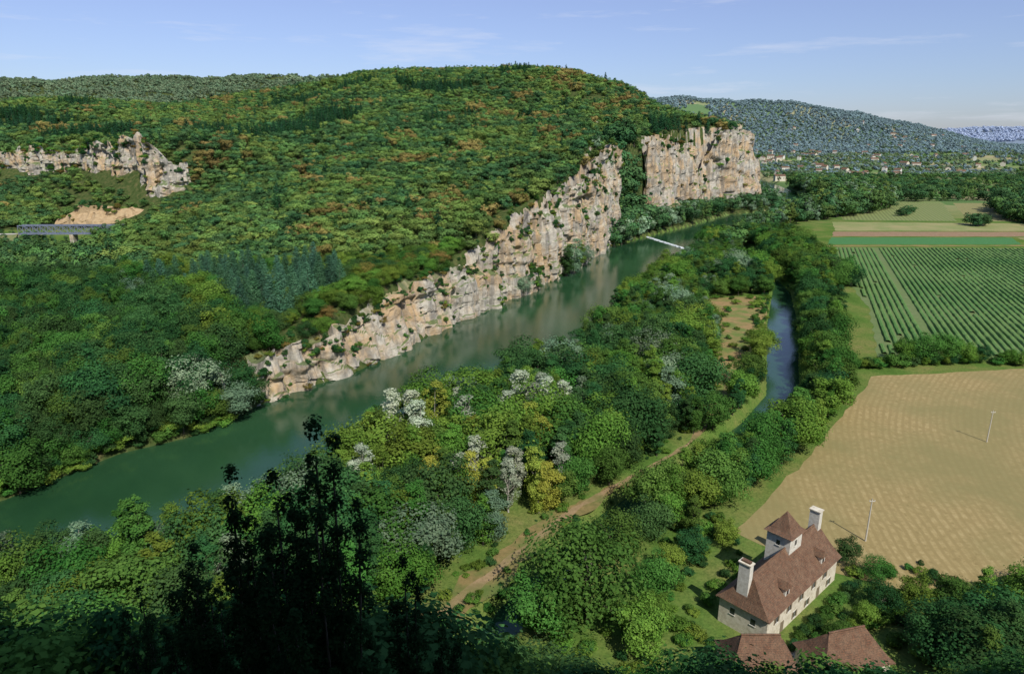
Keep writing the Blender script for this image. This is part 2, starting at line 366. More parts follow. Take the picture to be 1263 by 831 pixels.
# ------------------------------------------------------------------ cliffs
t=NT('limestone');p=t.pos()
a=t.noise(p,.055,5,.65);b=t.noise(t.mapp(p,(1,1,.1)),.28,6,.65);c=t.noise(p,.7,8,.72);s=t.noise(t.mapp(p,(.12,.12,1)),.55,5,.65)
col=t.ramp(c,[(.25,(.28,.25,.2)),(.48,(.44,.405,.33)),(.75,(.6,.56,.48))])
col=t.mix(t.ramp(a,[(.44,0),(.58,.72)]),col,(.47,.3,.135))
col=t.mix(t.ramp(b,[(.46,0),(.61,.7)]),col,(.18,.17,.15))
col=t.mix(t.ramp(s,[(.54,0),(.62,.4)]),col,(.22,.185,.14))
g=t.n('ShaderNodeNewGeometry');sx=t.n('ShaderNodeSeparateXYZ');t.l(g.outputs['Normal'],sx.inputs[0])
col=t.mix(t.ramp(sx.outputs[2],[(.5,0),(.68,.85)]),col,(.08,.12,.03))
rock=t.fin(col,.92,t.bump(c,.9,.7))
t=NT('sandy_earth');p=t.pos();c=t.noise(p,.4,6,.65)
earth=t.fin(t.ramp(c,[(.3,(.28,.19,.1)),(.6,(.42,.31,.18)),(.8,(.2,.17,.08))]),.95,t.bump(c,.8,.5))
def resample(pts,step):
    P_=np.array(pts,float);d=np.hypot(*np.diff(P_[:,:2],axis=0).T);s=np.append(0,np.cumsum(d));u=np.arange(0,s[-1],step)
    out=[np.interp(u,s,P_[:,k]) for k in range(P_.shape[1])]
    k=max(3,int(9/step))|1;ker=np.ones(k)/k
    for q in range(2): out[q]=np.convolve(np.pad(out[q],k//2,mode='edge'),ker,'valid')
    return u,np.stack(out,-1)
FACE=[]
def cliff(name,pts,step,nv,mat,amp=1.,lean=3.,seed=0,back=12,wob=4,shrub=.5,k=1.,push=3.):
    u,Q=resample(pts,step);dx=np.gradient(Q[:,0]);dy=np.gradient(Q[:,1]);L_=np.hypot(dx,dy);nxv,nyv=-dy/L_,dx/L_
    if Q.shape[1]==4: zb=Q[:,2];zt=Q[:,3]
    else:
        zb=np.full(len(u),-2.);zt=H(Q[:,0]+nxv*(back+5),Q[:,1]+nyv*(back+5))
    jag=(_h(np.floor(u/(7*k)+fbm(u/11,u*0,2)).astype(np.int64),np.zeros(len(u),np.int64),seed+3)-.65)*wob*1.1
    zt=np.maximum(zt+fbm(u/14/k,u*0,seed+5)*wob+jag,zb+1)
    rows=[];nb_=5
    for j in range(nv+nb_):
        v=min(j/(nv-1),1.0);z=zb+(zt-zb)*v
        lean_=.3+lean*v**1.3
        but=7.0*fbm(u/24/k+z/120,z/110/k,seed,3)+3.2*fbm(u/9/k,z/60/k,seed+31,2)
        cell=fbm(u/9/k+z/70,z*0+3,seed+7,2);crack=-3.2*np.exp(-(cell/.08)**2)
        led=np.floor(z/(6.5*k)+1.4*fbm(u/30/k,z*0,seed+3,2))
        ledge=-1.5*(_h(led.astype(np.int64),np.floor(u/(17*k)).astype(np.int64),seed)-.3)
        blk=1.6*(_h(np.floor(u/(4.6*k)+.5*led).astype(np.int64),np.floor(z/(5.*k)+fbm(u/20,z*0,4)).astype(np.int64),seed)-.5)
        cave=-3.0*sm((fbm(u/13/k,z/6/k,seed+55,2)-.4)*5)
        fine=1.0*fbm(u/3.6/k,z/4/k,seed+9,3)
        o=(but+crack+ledge+blk+fine+cave+push)*amp
        if j>=nv: o=o*.25
        inl=lean_-o+lean*1.1*sm((fbm(u/36/k,z/12/k,seed+2,2)+.05)*3)*v
        inl=np.minimum(inl,7*k)
        if j>=nv:
            kk=(j-nv+1)/nb_;inl=lean_+kk*(back+4)-o*(1-kk);z=zt*(1-kk)+kk*(H(Q[:,0]+nxv*inl,Q[:,1]+nyv*inl)-.8)
        rows.append(np.stack([Q[:,0]+nxv*inl,Q[:,1]+nyv*inl,z],-1))
        if 0<j<nv and shrub>0:
            m=rng.random(len(u))<.010*shrub*(.4+3*(v>.82)+5*(fbm(u/20/k,z/10/k,seed+40,2)>.3))
            for q in rows[-1][m]: FACE.append(q)
        if j>=nv and shrub>0:
            for q in rows[-1][rng.random(len(u))<.12]: FACE.append(q)
    G=np.array(rows);ny,nx=G.shape[:2];ii=np.arange(ny*nx).reshape(ny,nx)
    F=np.stack([ii[:-1,:-1],ii[:-1,1:],ii[1:,1:],ii[1:,:-1]],-1).reshape(-1,4)
    return addobj(name,qmesh(name,G.reshape(-1,3),F,[mat]))
cliff('limestone_cliff',[(-88,188),(-74.7,204.3),(-55,228),(-42,257),(-26,293.6),(3.6,350.7),(34,411),(68.7,505.5),(80,535),(88,556),(88,572),(80,585)],.9,64,rock,.8,3.5,1,shrub=1.1,wob=5)
cliff('limestone_cliff',[(92,790),(98,750),(106,712),(116,684),(130,668),(145,682),(170,715),(204,766),(255,808),(297,853),(316,900),(322,950)],1.6,60,rock,1.1,4.,2,shrub=.5,k=1.5,wob=6)
cliff('limestone_cliff',[(-700,762,36,70),(-620,748,40,72),(-560,732,42,73),(-520,716,40,66),(-480,702,38,71),(-420,680,36,72),(-368,640,28,76),(-330,606,16,82),(-308,582,12,81),(-286,578,14,64),(-270,594,20,56)],1.4,40,rock,1.,4.,3,back=16,push=3,wob=6,shrub=1.3)
cliff('sandy_bluff',[(-374,560,12,18),(-355,552,12,27),(-330,550,13,29),(-308,556,16,25),(-296,566,20,24)],1.6,18,earth,.7,6,4,back=8,shrub=.8)

# ------------------------------------------------------------------ fields and paths
def sheet(name,poly,mat,z):
    bm=bmesh.new();vs=[]
    n=len(poly)
    for i in range(n):
        a=np.array(poly[i]);b=np.array(poly[(i+1)%n]);L_=np.hypot(*(b-a));k=max(1,int(L_/5))
        nn=np.array([-(b-a)[1],(b-a)[0]])/L_
        for j in range(k):
            q=a+(b-a)*j/k+nn*random.uniform(-.7,.7)*(1 if j else 0);vs.append(bm.verts.new((q[0],q[1],z)))
    f=bm.faces.new(vs);bmesh.ops.recalc_face_normals(bm,faces=[f])
    if f.normal.z<0:f.normal_flip()
    bmesh.ops.triangulate(bm,faces=[f])
    me=bpy.data.meshes.new(name);bm.to_mesh(me);me.materials.append(mat);return addobj(name,me)
def ribbon(name,pts,w,mat,z=None,step=2,jit=.8):
    u,Q=resample(pts,step);dx=np.gradient(Q[:,0]);dy=np.gradient(Q[:,1]);L_=np.hypot(dx,dy);nx_,ny_=-dy/L_,dx/L_
    V=[];wv_=Q[:,2] if Q.shape[1]>2 else w
    wl=wv_/2+jit*fbm(u/5,u*0,1);wr=wv_/2+jit*fbm(u/5,u*0+7,2)
    for k in range(5):
        o=-wl+(wl+wr)*k/4;xx=Q[:,0]+nx_*o;yy=Q[:,1]+ny_*o
        zz=np.full(len(u),z) if z is not None else np.maximum(H(xx,yy),0)+.25
        V.append(np.stack([xx,yy,zz],-1))
    V=np.array(V);n=len(u);ii=np.arange(5*n).reshape(5,n)
    F=np.stack([ii[:-1,:-1],ii[:-1,1:],ii[1:,1:],ii[1:,:-1]],-1).reshape(-1,4)[:,::-1]
    return addobj(name,qmesh(name,V.reshape(-1,3),F,[mat],smooth=True))
def fieldmat(name,ca,cb,cc=None,wave=None,wrot=0,dist=2.,wc=.35,ns=.4):
    t=NT(name);p=t.pos();n=t.noise(p,ns,7,.7);n2=t.noise(p,.035 if ns<.5 else .12,4)
    col=t.mix(t.ramp(n,[(.3,0),(.7,1)]),ca,cb)
    if cc: col=t.mix(t.ramp(n2,[(.42,0),(.62,.8)]),col,cc)
    if wave:
        wv=t.n('ShaderNodeTexWave');wv.inputs['Scale'].default_value=wave;wv.inputs['Distortion'].default_value=dist;wv.inputs['Detail'].default_value=2;wv.inputs['Detail Scale'].default_value=.12
        t.l(t.mapp(p,(1,1,1),(0,0,wrot)),wv.inputs['Vector'])
        f=t.n('ShaderNodeMath',operation='MULTIPLY');t.l(t.ramp(wv.outputs['Fac'],[(.35,0),(.75,1)]),f.inputs[0]);f.inputs[1].default_value=wc
        col=t.mix(f.outputs[0],col,(cb[0]*.42,cb[1]*.46,cb[2]*.42))
    return t.fin(col,.95,t.bump(n,.5,.2))
t=NT('mown_hay');p=t.pos();n=t.noise(p,.6,8,.75);n2=t.noise(p,.03,5,.6)
col=t.ramp(n,[(.28,(.2,.15,.06)),(.5,(.3,.23,.1)),(.72,(.41,.32,.155))])
col=t.mix(t.ramp(n2,[(.4,0),(.62,.8)]),col,(.21,.185,.075))
wv=t.n('ShaderNodeTexWave',wave_type='RINGS',rings_direction='Z');wv.inputs['Scale'].default_value=.19;wv.inputs['Distortion'].default_value=8.;wv.inputs['Detail'].default_value=3;wv.inputs['Detail Scale'].default_value=.1;wv.inputs['Detail Roughness'].default_value=.65
mp=t.n('ShaderNodeMapping');mp.inputs['Location'].default_value=(-290,-80,0);mp.inputs['Scale'].default_value=(1,1,0);t.l(p,mp.inputs[0]);t.l(mp.outputs[0],wv.inputs['Vector'])
f=t.n('ShaderNodeMath',operation='MULTIPLY');t.l(t.ramp(wv.outputs['Fac'],[(.35,0),(.85,1)]),f.inputs[0]);t.l(t.ramp(n,[(.38,.0),(.62,.6)]),f.inputs[1])
f2=t.n('ShaderNodeMath',operation='MULTIPLY');t.l(f.outputs[0],f2.inputs[0]);t.l(t.ramp(n2,[(.35,1),(.6,.35)]),f2.inputs[1])
col=t.mix(f2.outputs[0],col,(.17,.125,.045))
hay=t.fin(col,.95,t.bump(n,.5,.15))
sheet('mown_field',MOWN,hay,3.03)
RD=math.atan2(.42,1)
sheet('crop_field',CROP,fieldmat('crop_soil',(.09,.14,.045),(.16,.19,.08),(.11,.17,.05)),3.03)
dryg=fieldmat('dry_grass',(.19,.14,.055),(.34,.22,.1),(.09,.16,.03),ns=.6)
sheet('dry_grass_clearing',CLEAR,dryg,3.04)
ribbon('dry_grass_verge',[(34,149,1.5),(24,141,2),(10,126.8,5),(-4.7,106.7,6.5),(-14.8,92.2,7),(-22,84,5)],9,fieldmat('verge_grass',(.13,.115,.04),(.27,.19,.08),(.08,.14,.03),ns=.7),3.04,jit=2.6)
ribbon('dirt_path',[(76,222,1.6),(58.4,181.8,1.2),(44,160,1.),(28.8,146,1.2),(14,131,1.6),(-4.7,106.7,2.2),(-14.8,92.2,2.4),(-24,80,2.4)],5,fieldmat('path_earth',(.2,.14,.07),(.33,.23,.13),(.13,.14,.04),ns=.8),3.06,jit=.9)
sheet('green_field',[(238,512),(385,512),(402,548),(258,550)],fieldmat('green_crop',(.05,.16,.05),(.07,.2,.06),None,.35,.1,0,.3),3.03)
sheet('ploughed_field',[(262,556),(500,553),(520,582),(276,585)],fieldmat('ploughed_soil',(.2,.13,.07),(.3,.2,.12)),3.03)
sheet('pale_field',[(280,590),(470,588),(500,640),(306,655)],fieldmat('pale_crop',(.16,.2,.06),(.24,.25,.1),(.3,.26,.12)),3.03)
sheet('stubble_field',[(395,512),(700,500),(760,600),(530,600),(510,550),(408,550)],fieldmat('stubble',(.25,.2,.09),(.34,.27,.13),(.16,.18,.06)),3.03)
sheet('vineyard_field',[(325,672),(430,662),(530,850),(400,862)],fieldmat('vine_rows_pale',(.13,.19,.05),(.24,.25,.1),None,.09,RD,0,.6),3.03)
sheet('vineyard_field',[(442,662),(640,650),(760,845),(545,852)],fieldmat('vine_rows_tan',(.2,.2,.07),(.3,.27,.12),None,.09,RD+.5,0,.6),3.03)
ribbon('farm_track',[(226,504),(400,505),(640,494)],4,dryg,3.08,4,.4)
dv=np.array([.42,1.]);dv/=np.hypot(*dv);pv=np.array([dv[1],-dv[0]])
Vs=[];Fs=[];Ts=[];nvv=0
for k in range(-20,190):
    o0=np.array([134,237.])+pv*k*2.7
    if abs((o0-np.array([165,258]))@pv)<1.4: continue
    s_=np.arange(-140,420,2.5);x=o0[0]+dv[0]*s_;y=o0[1]+dv[1]*s_
    hgt=.8+.5*fbm(x/2,y/2,k,2)+.3*fbm(x/30,y/30,5,2)
    m=inpoly(x,y,CROP)&(vn(x/3,y/3,77)>.05)&(segdist(x,y,CROP+[CROP[0]])>2)
    for prof,(a_,b_) in enumerate([(-.95,0),(-.6,.8),(.1,1),(.65,.75),(.95,0)]):
        ww=1+.3*fbm(x/2.5,y/2.5,k+prof,2)
        Vs.append(np.stack([x+pv[0]*a_*ww,y+pv[1]*a_*ww,3.04+np.maximum(hgt,.2)*b_],-1))
    n=len(s_);ok=np.nonzero(m[:-1]&m[1:])[0]
    for pq in range(4):
        Fs.append(np.stack([nvv+pq*n+ok,nvv+pq*n+ok+1,nvv+(pq+1)*n+ok+1,nvv+(pq+1)*n+ok],-1));Ts.append(rng.uniform(0,1,len(ok)))
    nvv+=5*n
Vs=np.vstack(Vs);Fs=np.vstack(Fs);used,inv=np.unique(Fs,return_inverse=True);Vs=Vs[used];Fs=inv.reshape(-1,4)
t=NT('crop_leaves');a=t.n('ShaderNodeAttribute',attribute_name='tint');n=t.noise(t.pos(),1.6,5,.7);nb_=t.noise(t.pos(),.02,4,.6)
col=t.mix(t.ramp(n,[(.3,0),(.7,1)]),(.04,.12,.025),(.12,.24,.06));col=t.mix(a.outputs['Fac'],col,(.08,.18,.04));col=t.mix(t.ramp(nb_,[(.4,0),(.65,.6)]),col,(.14,.22,.06))
addobj('crop_rows',qmesh('crop_rows',Vs,Fs,[t.fin(col,.8,t.bump(n,.8,.3))],tint=np.concatenate(Ts)))

# ------------------------------------------------------------------ FOREST on the left bank
UPC=[(-700,762),(-560,732),(-480,702),(-420,680),(-368,640),(-330,606),(-308,582),(-286,578)]
def mkforest():
    Pts=[];K=[];Sc=[]
    for (x0,x1,y0,y1,sp) in [(-420,60,120,330,6.0),(-640,130,330,620,7.2),(-1150,420,620,1500,9.4)]:
        x,y=jgrid(x0,x1,y0,y1,sp)
        k=vis(x,y);x=x[k];y=y[k]
        z,lf,dl,dr,dc,ins=H(x,y,True)
        off=np.interp(y,OFFY,OFFV);st=np.interp(y,STY,STV)
        cliffy=((y>195)&(y<960))
        ok=lf&(~ins)&(dr>.8)
        gap=(x>84)&(x<112)&(y>560)&(y<655)
        ok&=~(cliffy&(dl-off<st+3.5)&(dl-off>-2.5)&~gap)
        ok&=~((x<-270)&(y>435)&(y<548)&(x>-700)&(vn(x/25,y/25,3)<.66))
        ok&=~((x<-240)&(x>-400)&(y>400)&(y<=440)&(vn(x/25,y/25,3)<.5))
        ok&=~(inpoly(x,y,[(-380,542),(-292,542),(-287,568),(-376,568)]))
        du=segdist(x,y,UPC);ucy=np.interp(x,[p_[0] for p_ in UPC],[p_[1] for p_ in UPC])
        front=(y<ucy+3)
        ok&=~((du<5)|((du<19)&~front)|((du<14)&front&(rng.random(len(x))<.5)))
        ok&=~((fbm(x/28,y/28,55,3)>.40)&(z>14))
        lowz=(z<12)&(y<420)
        ok&=~(lowz&(rng.random(len(x))<.22))
        x,y,z,dl,off,du,front=x[ok],y[ok],z[ok],dl[ok],off[ok],du[ok],front[ok];n=len(x)
        r=rng.random(n);big=fbm(x/60,y/60,41,3);au=fbm(x/38,y/38,61,3)+.2*rng.normal(size=n);hi=np.clip((z-20)/60,0,1)
        base=np.where(big+.4*rng.normal(size=n)>.24,1,np.where(big+.4*rng.normal(size=n)<-.12,2,0))
        autumn=(au>.52-.06*hi)&(z>14)
        pine=((fbm(x/80,y/80,88,2)>.42)&(z>60))|((rng.random(n)<.02)&(z>30))
        cedar=((np.hypot(x+95,(y-275)*.8)<26)|(np.hypot(x+140,(y-300))<22))&(r<.5)
        low=(dl<30)&(y<195)
        for i in range(n):
            near=y[i]<330;v=int(r[i]*3)
            c=('g0','g1','g2')[base[i]]
            if near:
                key=f'n_{c}{v}'
                if autumn[i]: key='n_or'
                if cedar[i]: key='n_ce'
                elif low[i] or z[i]<10:
                    key=f'n_{"g2" if r[i]<.5 else "g0"}{v}' if r[i]<.72 else (f'nt_g2{int(r[i]*50)%2}' if r[i]<.88 else f'nt_g0{int(r[i]*50)%2}')
                    if .997<r[i]:key='n_sir'
            else:
                key=f'm_{c}{v}'
                if autumn[i]: key=f'm_or{v}'
                if pine[i]: key='m_pi'
                if z[i]<9 : key=('mt_g2','m_g21','m_g20','m_g02','mt_g0')[int(r[i]*5)]
                if dl[i]<off[i] : key=('mt_g0','m_si0','m_g22','mt_g2','mt_g0')[int(r[i]*5)]
            hh=(6.6+4.2*rng.random())*(sp/7.2)**.8
            if z[i]<12 and y[i]<420: hh=11+6.5*rng.random()
            if dl[i]<off[i]: hh=11+6*rng.random()
            if cedar[i] and near: hh=14+5*rng.random()
            if pine[i]: hh*=1.3
            if du[i]<40 and front[i]: hh*=.7
            s=hh/HN[key]
            K.append(IDX[key]);sw=s*rng.uniform(.9,1.2)*(1.2 if hh<11 and 't' not in key[:2] else 1.0)
            Sc.append((sw,sw,s));Pts.append((x[i],y[i],z[i]-.3))
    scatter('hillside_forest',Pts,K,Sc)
    Pts=[];K=[];Sc=[]
    for (x0,x1,y0,y1,sp) in [(-3000,600,1500,3000,15),(300,3300,2150,3500,17),(1800,6800,5600,6700,42)]:
        x,y=jgrid(x0,x1,y0,y1,sp);k=vis(x,y,.84,30);x=x[k];y=y[k];z,lf,dl,dr,dc,ins=H(x,y,True)
        ok=(z>30)&(fbm(x/120,y/120,5,3)<.42);x,y,z=x[ok],y[ok],z[ok]
        for i in range(len(x)):
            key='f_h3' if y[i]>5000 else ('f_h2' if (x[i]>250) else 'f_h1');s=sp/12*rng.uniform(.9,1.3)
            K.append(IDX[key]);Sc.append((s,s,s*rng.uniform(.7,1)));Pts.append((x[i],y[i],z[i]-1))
    scatter('distant_forest',Pts,K,Sc)
mkforest()
if FACE:
    n=len(FACE);ks=[IDX[random.choice(['b_g0','b_g1','b_g2','b_g2','b_or'])] for _ in range(n)]
    sc=np.repeat((rng.uniform(.4,1.25,n)*np.interp([f[1] for f in FACE],[300,800],[.85,2.0]))[:,None],3,1);scatter('cliff_shrubs',FACE,ks,sc)

# ------------------------------------------------------------------ valley trees
NM={'g0':'alder_tree','g1':'ash_tree','g2':'oak_tree'}
PUT=[];MS=[]
def put(name,key,x,y,h,wf=1.): PUT.append((name,key,x,y,h,wf))
def mass(key,x,y,h,wf=1.): MS.append((key,x,y,h,wf))
x,y=jgrid(-125,180,78,520,5.6);ok=inpoly(x,y,ISLAND);x,y=x[ok],y[ok]
z,lf,dl,dr,dc,ins=H(x,y,True);dp=segdist(x,y,PATH);cl=inpoly(x,y,CLEAR)
px=np.interp(y,[p_[1] for p_ in PATH[::-1]],[p_[0] for p_ in PATH[::-1]]);fq=fbm(x/22,y/22,12,2)
for i in range(len(x)):
    X_,Y_=x[i],y[i]
    dpm=3.6 if (Y_<132 or Y_>195) else .8
    if dr[i]<1.2 or dc[i]<1.6 or dp[i]<dpm: continue
    if cl[i]:
        if random.random()<.34: mass(random.choice(['b_g0','b_g1','b_g1']),X_,Y_,random.uniform(1.5,3.6),1.2)
        continue
    right=X_>px[i] and Y_<222
    if right and Y_<120:
        mass(random.choice(['b_g0','b_g1','b_g1']),X_,Y_,random.uniform(1.5,4),1.2); continue
    r=random.random();q=fq[i]
    h=random.uniform(11,18)
    if dp[i]<8: h=random.uniform(8,12)
    if right: h=random.uniform(8,12.5)
    if Y_>385: h=random.uniform(8,11)
    if X_<-60: h=random.uniform(9,13)
    if -12<X_ and Y_<112: h=random.uniform(6,9)
    if 225<Y_<345 and X_>px[i] : h=min(h,11)
    ins_mid=(-36<X_<16 and 122<Y_<172)
    if ins_mid and r<.26: key,nm='n_wh','white_poplar_tree';h*=1.08
    elif ins_mid and r<.36: key,nm='n_ye','birch_tree'
    elif r<.035: key,nm='n_si','willow_tree'
    elif r<.06: key,nm='n_sir','willow_tree'
    else:
        c='g0' if q>-.05 and q<.2 else('g1' if q>=.2 else 'g2')
        if random.random()<.45:c=random.choice(['g0','g2','g1'])
        if random.random()<.6: key,nm=f'nt_{c}{random.randint(0,1)}','poplar_tree'
        else: key,nm=f'n_{c}{random.randint(0,2)}',NM[c]
    if Y_<250: put(nm,key,X_,Y_,h,random.uniform(1,1.3))
    else: mass(key,X_,Y_,h,random.uniform(1,1.3))
x,y=jgrid(-10,230,100,530,5.4);z,lf,dl,dr,dc,ins=H(x,y,True)
isl=inpoly(x,y,ISLAND);dm=segdist(x,y,MOWN+[MOWN[0]]);im=inpoly(x,y,MOWN);ic=inpoly(x,y,CROP)
for i in range(len(x)):
    X_,Y_=x[i],y[i]
    if isl[i] or lf[i] or ins[i] or dr[i]<2: continue
    wdt=(13 if Y_<250 else 15) if Y_<360 else 34
    if not(2.8<dc[i]<wdt) or Y_<128 or dm[i]<1.5 or im[i] or ic[i]: continue
    h=random.uniform(9.5,15) if Y_<200 else random.uniform(11,17)
    if dc[i]<5: h*=.75
    c=random.choice(['g0','g0','g1','g0','g2']);key=random.choice([f'nt_{c}0',f'n_{c}1',f'n_{c}2',f'nt_{c}1'])
    if Y_<260: put('poplar_tree' if 'nt' in key else NM[c],key,X_,Y_,h,random.uniform(1,1.35))
    else: mass(key,X_,Y_,h,1.2)
x,y=jgrid(120,560,480,1150,8);z,lf,dl,dr,dc,ins=H(x,y,True)
for i in range(len(x)):
    if lf[i] or ins[i] or dr[i]<2: continue
    X_,Y_=x[i],y[i]
    w_=np.interp(Y_,[480,560,650,760,900,1150],[24,30,34,60,90,60])
    if dr[i]>w_: continue
    h=np.interp(Y_,[480,560,650,700,860,1150],[10,11,13,19,24,20])*random.uniform(.7,1.2)
    if dr[i]>18 and Y_<700: h*=1.45
    mass(random.choice(['mt_g0','mt_g0','mt_g2','m_g20','mt_g1','mt_si','m_g02']),X_,Y_,h,random.uniform(1,1.3))
def hedge(pts,sp,h0,h1,keys,jit=1.5):
    u,Q=resample(pts,sp)
    for q in Q: mass(random.choice(keys),q[0]+random.uniform(-jit,jit),q[1]+random.uniform(-jit,jit),random.uniform(h0,h1),random.uniform(1,1.4))
hedge([(118,224),(150,229),(185,229),(240,222)],2.4,2.5,5.5,['n_g00','n_g11','n_g22','b_g0','b_g2'],2)
for a in [(140,231,9.5,'n_g11'),(147,232,11.5,'n_g02'),(154,231,11,'n_g00'),(161,230,9,'n_g11'),(168,231,7,'n_g21'),(178,229,6,'n_g12')]: put('walnut_tree',a[3],a[0],a[1],a[2],1.25)
hedge([(395,705),(415,720),(430,735)],7,7,10,['m_g20','m_g02'],3)
for _ in range(9): mass('m_g2%d'%random.randint(0,2),428+random.uniform(-9,9),628+random.uniform(-8,8),random.uniform(10,15),1.2)
x,y=jgrid(480,1000,600,1000,9);vv=vn(x/60,y/60,4)
for a,b_,v_ in zip(x,y,vv):
    if a>.68*b_+15+25*float(v_) and vis(a,b_): mass(random.choice(['mt_g2','m_g20','m_g01','mt_g0']),a,b_,random.uniform(14,24),1.2)
hedge([(460,870),(600,885),(760,880)],8,13,18,['mt_g2','mt_g0','m_g22'],5)
hedge([(400,880),(560,905),(720,915)],7,14,20,['mt_g2','mt_g0','m_g22'],6)
x,y=jgrid(400,2900,900,2800,15)
k=vis(x,y,.8,0)&(x>.3*y);x,y=x[k],y[k];fz=fbm(x/130,y/70,15,3)
z,lf,dl,dr,dc,ins=H(x,y,True)
for i in range(len(x)):
    if lf[i] or ins[i] or dr[i]<5: continue
    if fz[i]>(-.03 if y[i]<1400 else -.04) or random.random()<.12:
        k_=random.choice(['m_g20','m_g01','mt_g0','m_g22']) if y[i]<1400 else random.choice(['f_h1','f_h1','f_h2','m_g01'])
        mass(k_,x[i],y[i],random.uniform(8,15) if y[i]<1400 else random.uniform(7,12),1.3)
x,y=jgrid(-120,190,75,400,2.6);z,lf,dl,dr,dc,ins=H(x,y,True);dp=segdist(x,y,PATH)
near_w=((dr<6)|(dc<5.5))&(dr>.6)&(dc>.4)&(dp>2.6)
for i in np.nonzero(near_w&~ins&~lf)[0]:
    if random.random()<.5: mass(random.choice(['b_g0','b_g1','b_g2','b_g0']),x[i],y[i],random.uniform(1,2.6),1.1)
for i in np.nonzero((dp>1.6)&(dp<6)&~ins&~lf&(dc>.4))[0]:
    if random.random()<.45: mass(random.choice(['b_g0','b_g1','b_g1','b_g2']),x[i],y[i],random.uniform(.5,2.2),1.1)
u,Q=resample([(-300,96),(-180,121),(-117,139),(-103,164),(-89,175),(-82,187)],1.5)
for q in Q:
    mass(random.choice(['b_g0','b_g2','b_g1']),q[0]-random.uniform(0,2),q[1]+random.uniform(-.5,2),random.uniform(2,4),1.4)
    if random.random()<.55: mass(random.choice(['n_g22','n_g02','n_g21']),q[0]-random.uniform(0,3),q[1]+random.uniform(1,4),random.uniform(5,10),1.3)
for (a,b_,h,k_) in [(-82,187,12,'n_sir'),(-91,182,16,'n_sir'),(6,349,11,'n_sir'),(13,364,9,'n_g21'),(33,404,18,'nt_g20'),(38,412,22,'n_si'),(43,424,18,'nt_g01'),(47,436,14,'n_sir')]:
    put('willow_tree',k_,a,b_,h,1.3)
for _ in range(150):
    tt=random.random();a=66+tt*66+random.uniform(-3,22)-8;b_=515+tt*105+random.uniform(-4,34)
    mass(random.choice(['mt_g2','m_si1','m_g20','mt_g0','m_g21']),a,b_,random.uniform(9,20),1.2)
for _ in range(90):
    mass(random.choice(['mt_g2','m_g20','mt_g0','m_g21']),random.uniform(88,118),random.uniform(575,672),random.uniform(14,30),1.3)
put('lime_tree','n_g02',12.5,96,18.5,1.15);put('lime_tree','n_g01',4,91,12,1.2)
for (a,b_,h,k_,nm) in [(20,88,10,'n_g11','apple_tree'),(25,103,8,'n_g02','apple_tree'),(29,108,7,'n_g11','plum_tree'),(34,112,7.5,'n_g21','plum_tree'),(19,113,10,'n_g02','ash_tree'),(27,120,9,'n_g22','oak_tree'),
  (36,120,10,'nt_g01','ash_tree'),(42,117,6,'n_g11','plum_tree'),(30,129,12,'n_g00','ash_tree'),(40,129,11,'n_g11','ash_tree'),(48,138,13,'nt_g00','poplar_tree'),(54,143,12,'n_g02','alder_tree'),(38,137,12,'nt_g10','poplar_tree'),(32,124,9,'n_g11','ash_tree'),
  (63,111,6,'n_g21','plum_tree'),(66,106,5,'n_g02','plum_tree'),(52,90,5,'n_g02','apple_tree'),(58,94,5,'n_g11','apple_tree'),(62,97,6,'n_g22','apple_tree'),(68,98,7,'n_g11','apple_tree'),(74,97,8,'n_g01','ash_tree'),
  (80,98,9,'nt_g11','acacia_tree'),(86,97,10,'n_g11','acacia_tree'),(93,99,9,'n_g02','acacia_tree'),(66,86,6,'n_g20','oak_tree'),(73,84,8,'n_g21','oak_tree'),(80,86,10,'n_g22','oak_tree'),(88,88,11,'n_g20','oak_tree'),(97,92,12,'n_g21','oak_tree'),(105,98,11,'n_g11','acacia_tree'),(113,104,10,'n_g00','ash_tree'),(24,95,6,'n_g11','plum_tree')]:
    put(nm,k_,a,b_,h,1.2)
for _ in range(420):
    a=random.uniform(6,78);b_=random.uniform(80,128)
    lx=(a-39.5)*.741+(b_-88.8)*.673;ly=-(a-39.5)*.673+(b_-88.8)*.741
    if -2.5<lx<29 and -5<ly<11.5: continue
    if a>44 and b_>103+.3*(a-46): continue
    if (24<a<62 and b_<86): continue
    if a<16+(b_-90)*.5 and b_>100: continue
    mass(random.choice(['b_g0','b_g1','b_g2','b_g1']),a,b_,random.uniform(1,2.8),1.1)
hedge([(43,88),(50,94),(57,100),(62,105)],1.8,1.4,2.4,['b_g2','b_g0'],.4)
x,y=jgrid(-110,115,26,88,5.0);z,lf,dl,dr,dc,ins=H(x,y,True)
for i in range(len(x)):
    a,b_=x[i],y[i]
    if ins[i] or dr[i]<1.5 or lf[i] or dc[i]<1: continue
    lim=80-.80*b_-z[i]
    if abs(a)>.95*b_+25: continue
    if a>-22 and a<64 and b_>60: continue
    if a<0: hmax=lim+np.interp(a,[-60,-30,-12,0],[5.5,7,4,-2])
    else: hmax=lim+np.interp(a,[0,45,60,90],[-5,-5,3,7])
    h=min(hmax,14)*random.uniform(.75,1)
    if h<2.5: continue
    c=random.choice(['g2','g2','g0']);kk=random.choice([f'n_{c}0',f'n_{c}2',f'nt_{c}0',f'n_{c}1'])
    put(NM[c],kk,a,b_,h,1.25 if 'nt' not in kk else 1)
for a,b_,h,k_ in [(-92,100,13,'n_sir'),(-84,101,12,'n_g00'),(-76,104,13,'n_si'),(-66,106,18,'nt_g01'),(-61,107,15,'nt_g10'),(-50,108,9,'n_g11'),(-70,94,12,'n_g22'),(-60,92,10,'n_g00'),(-46,94,8,'n_g22'),(-98,92,12,'n_g22')]:
    put('willow_tree' if 'si' in k_ else 'poplar_tree',k_,a,b_,h,1.2)
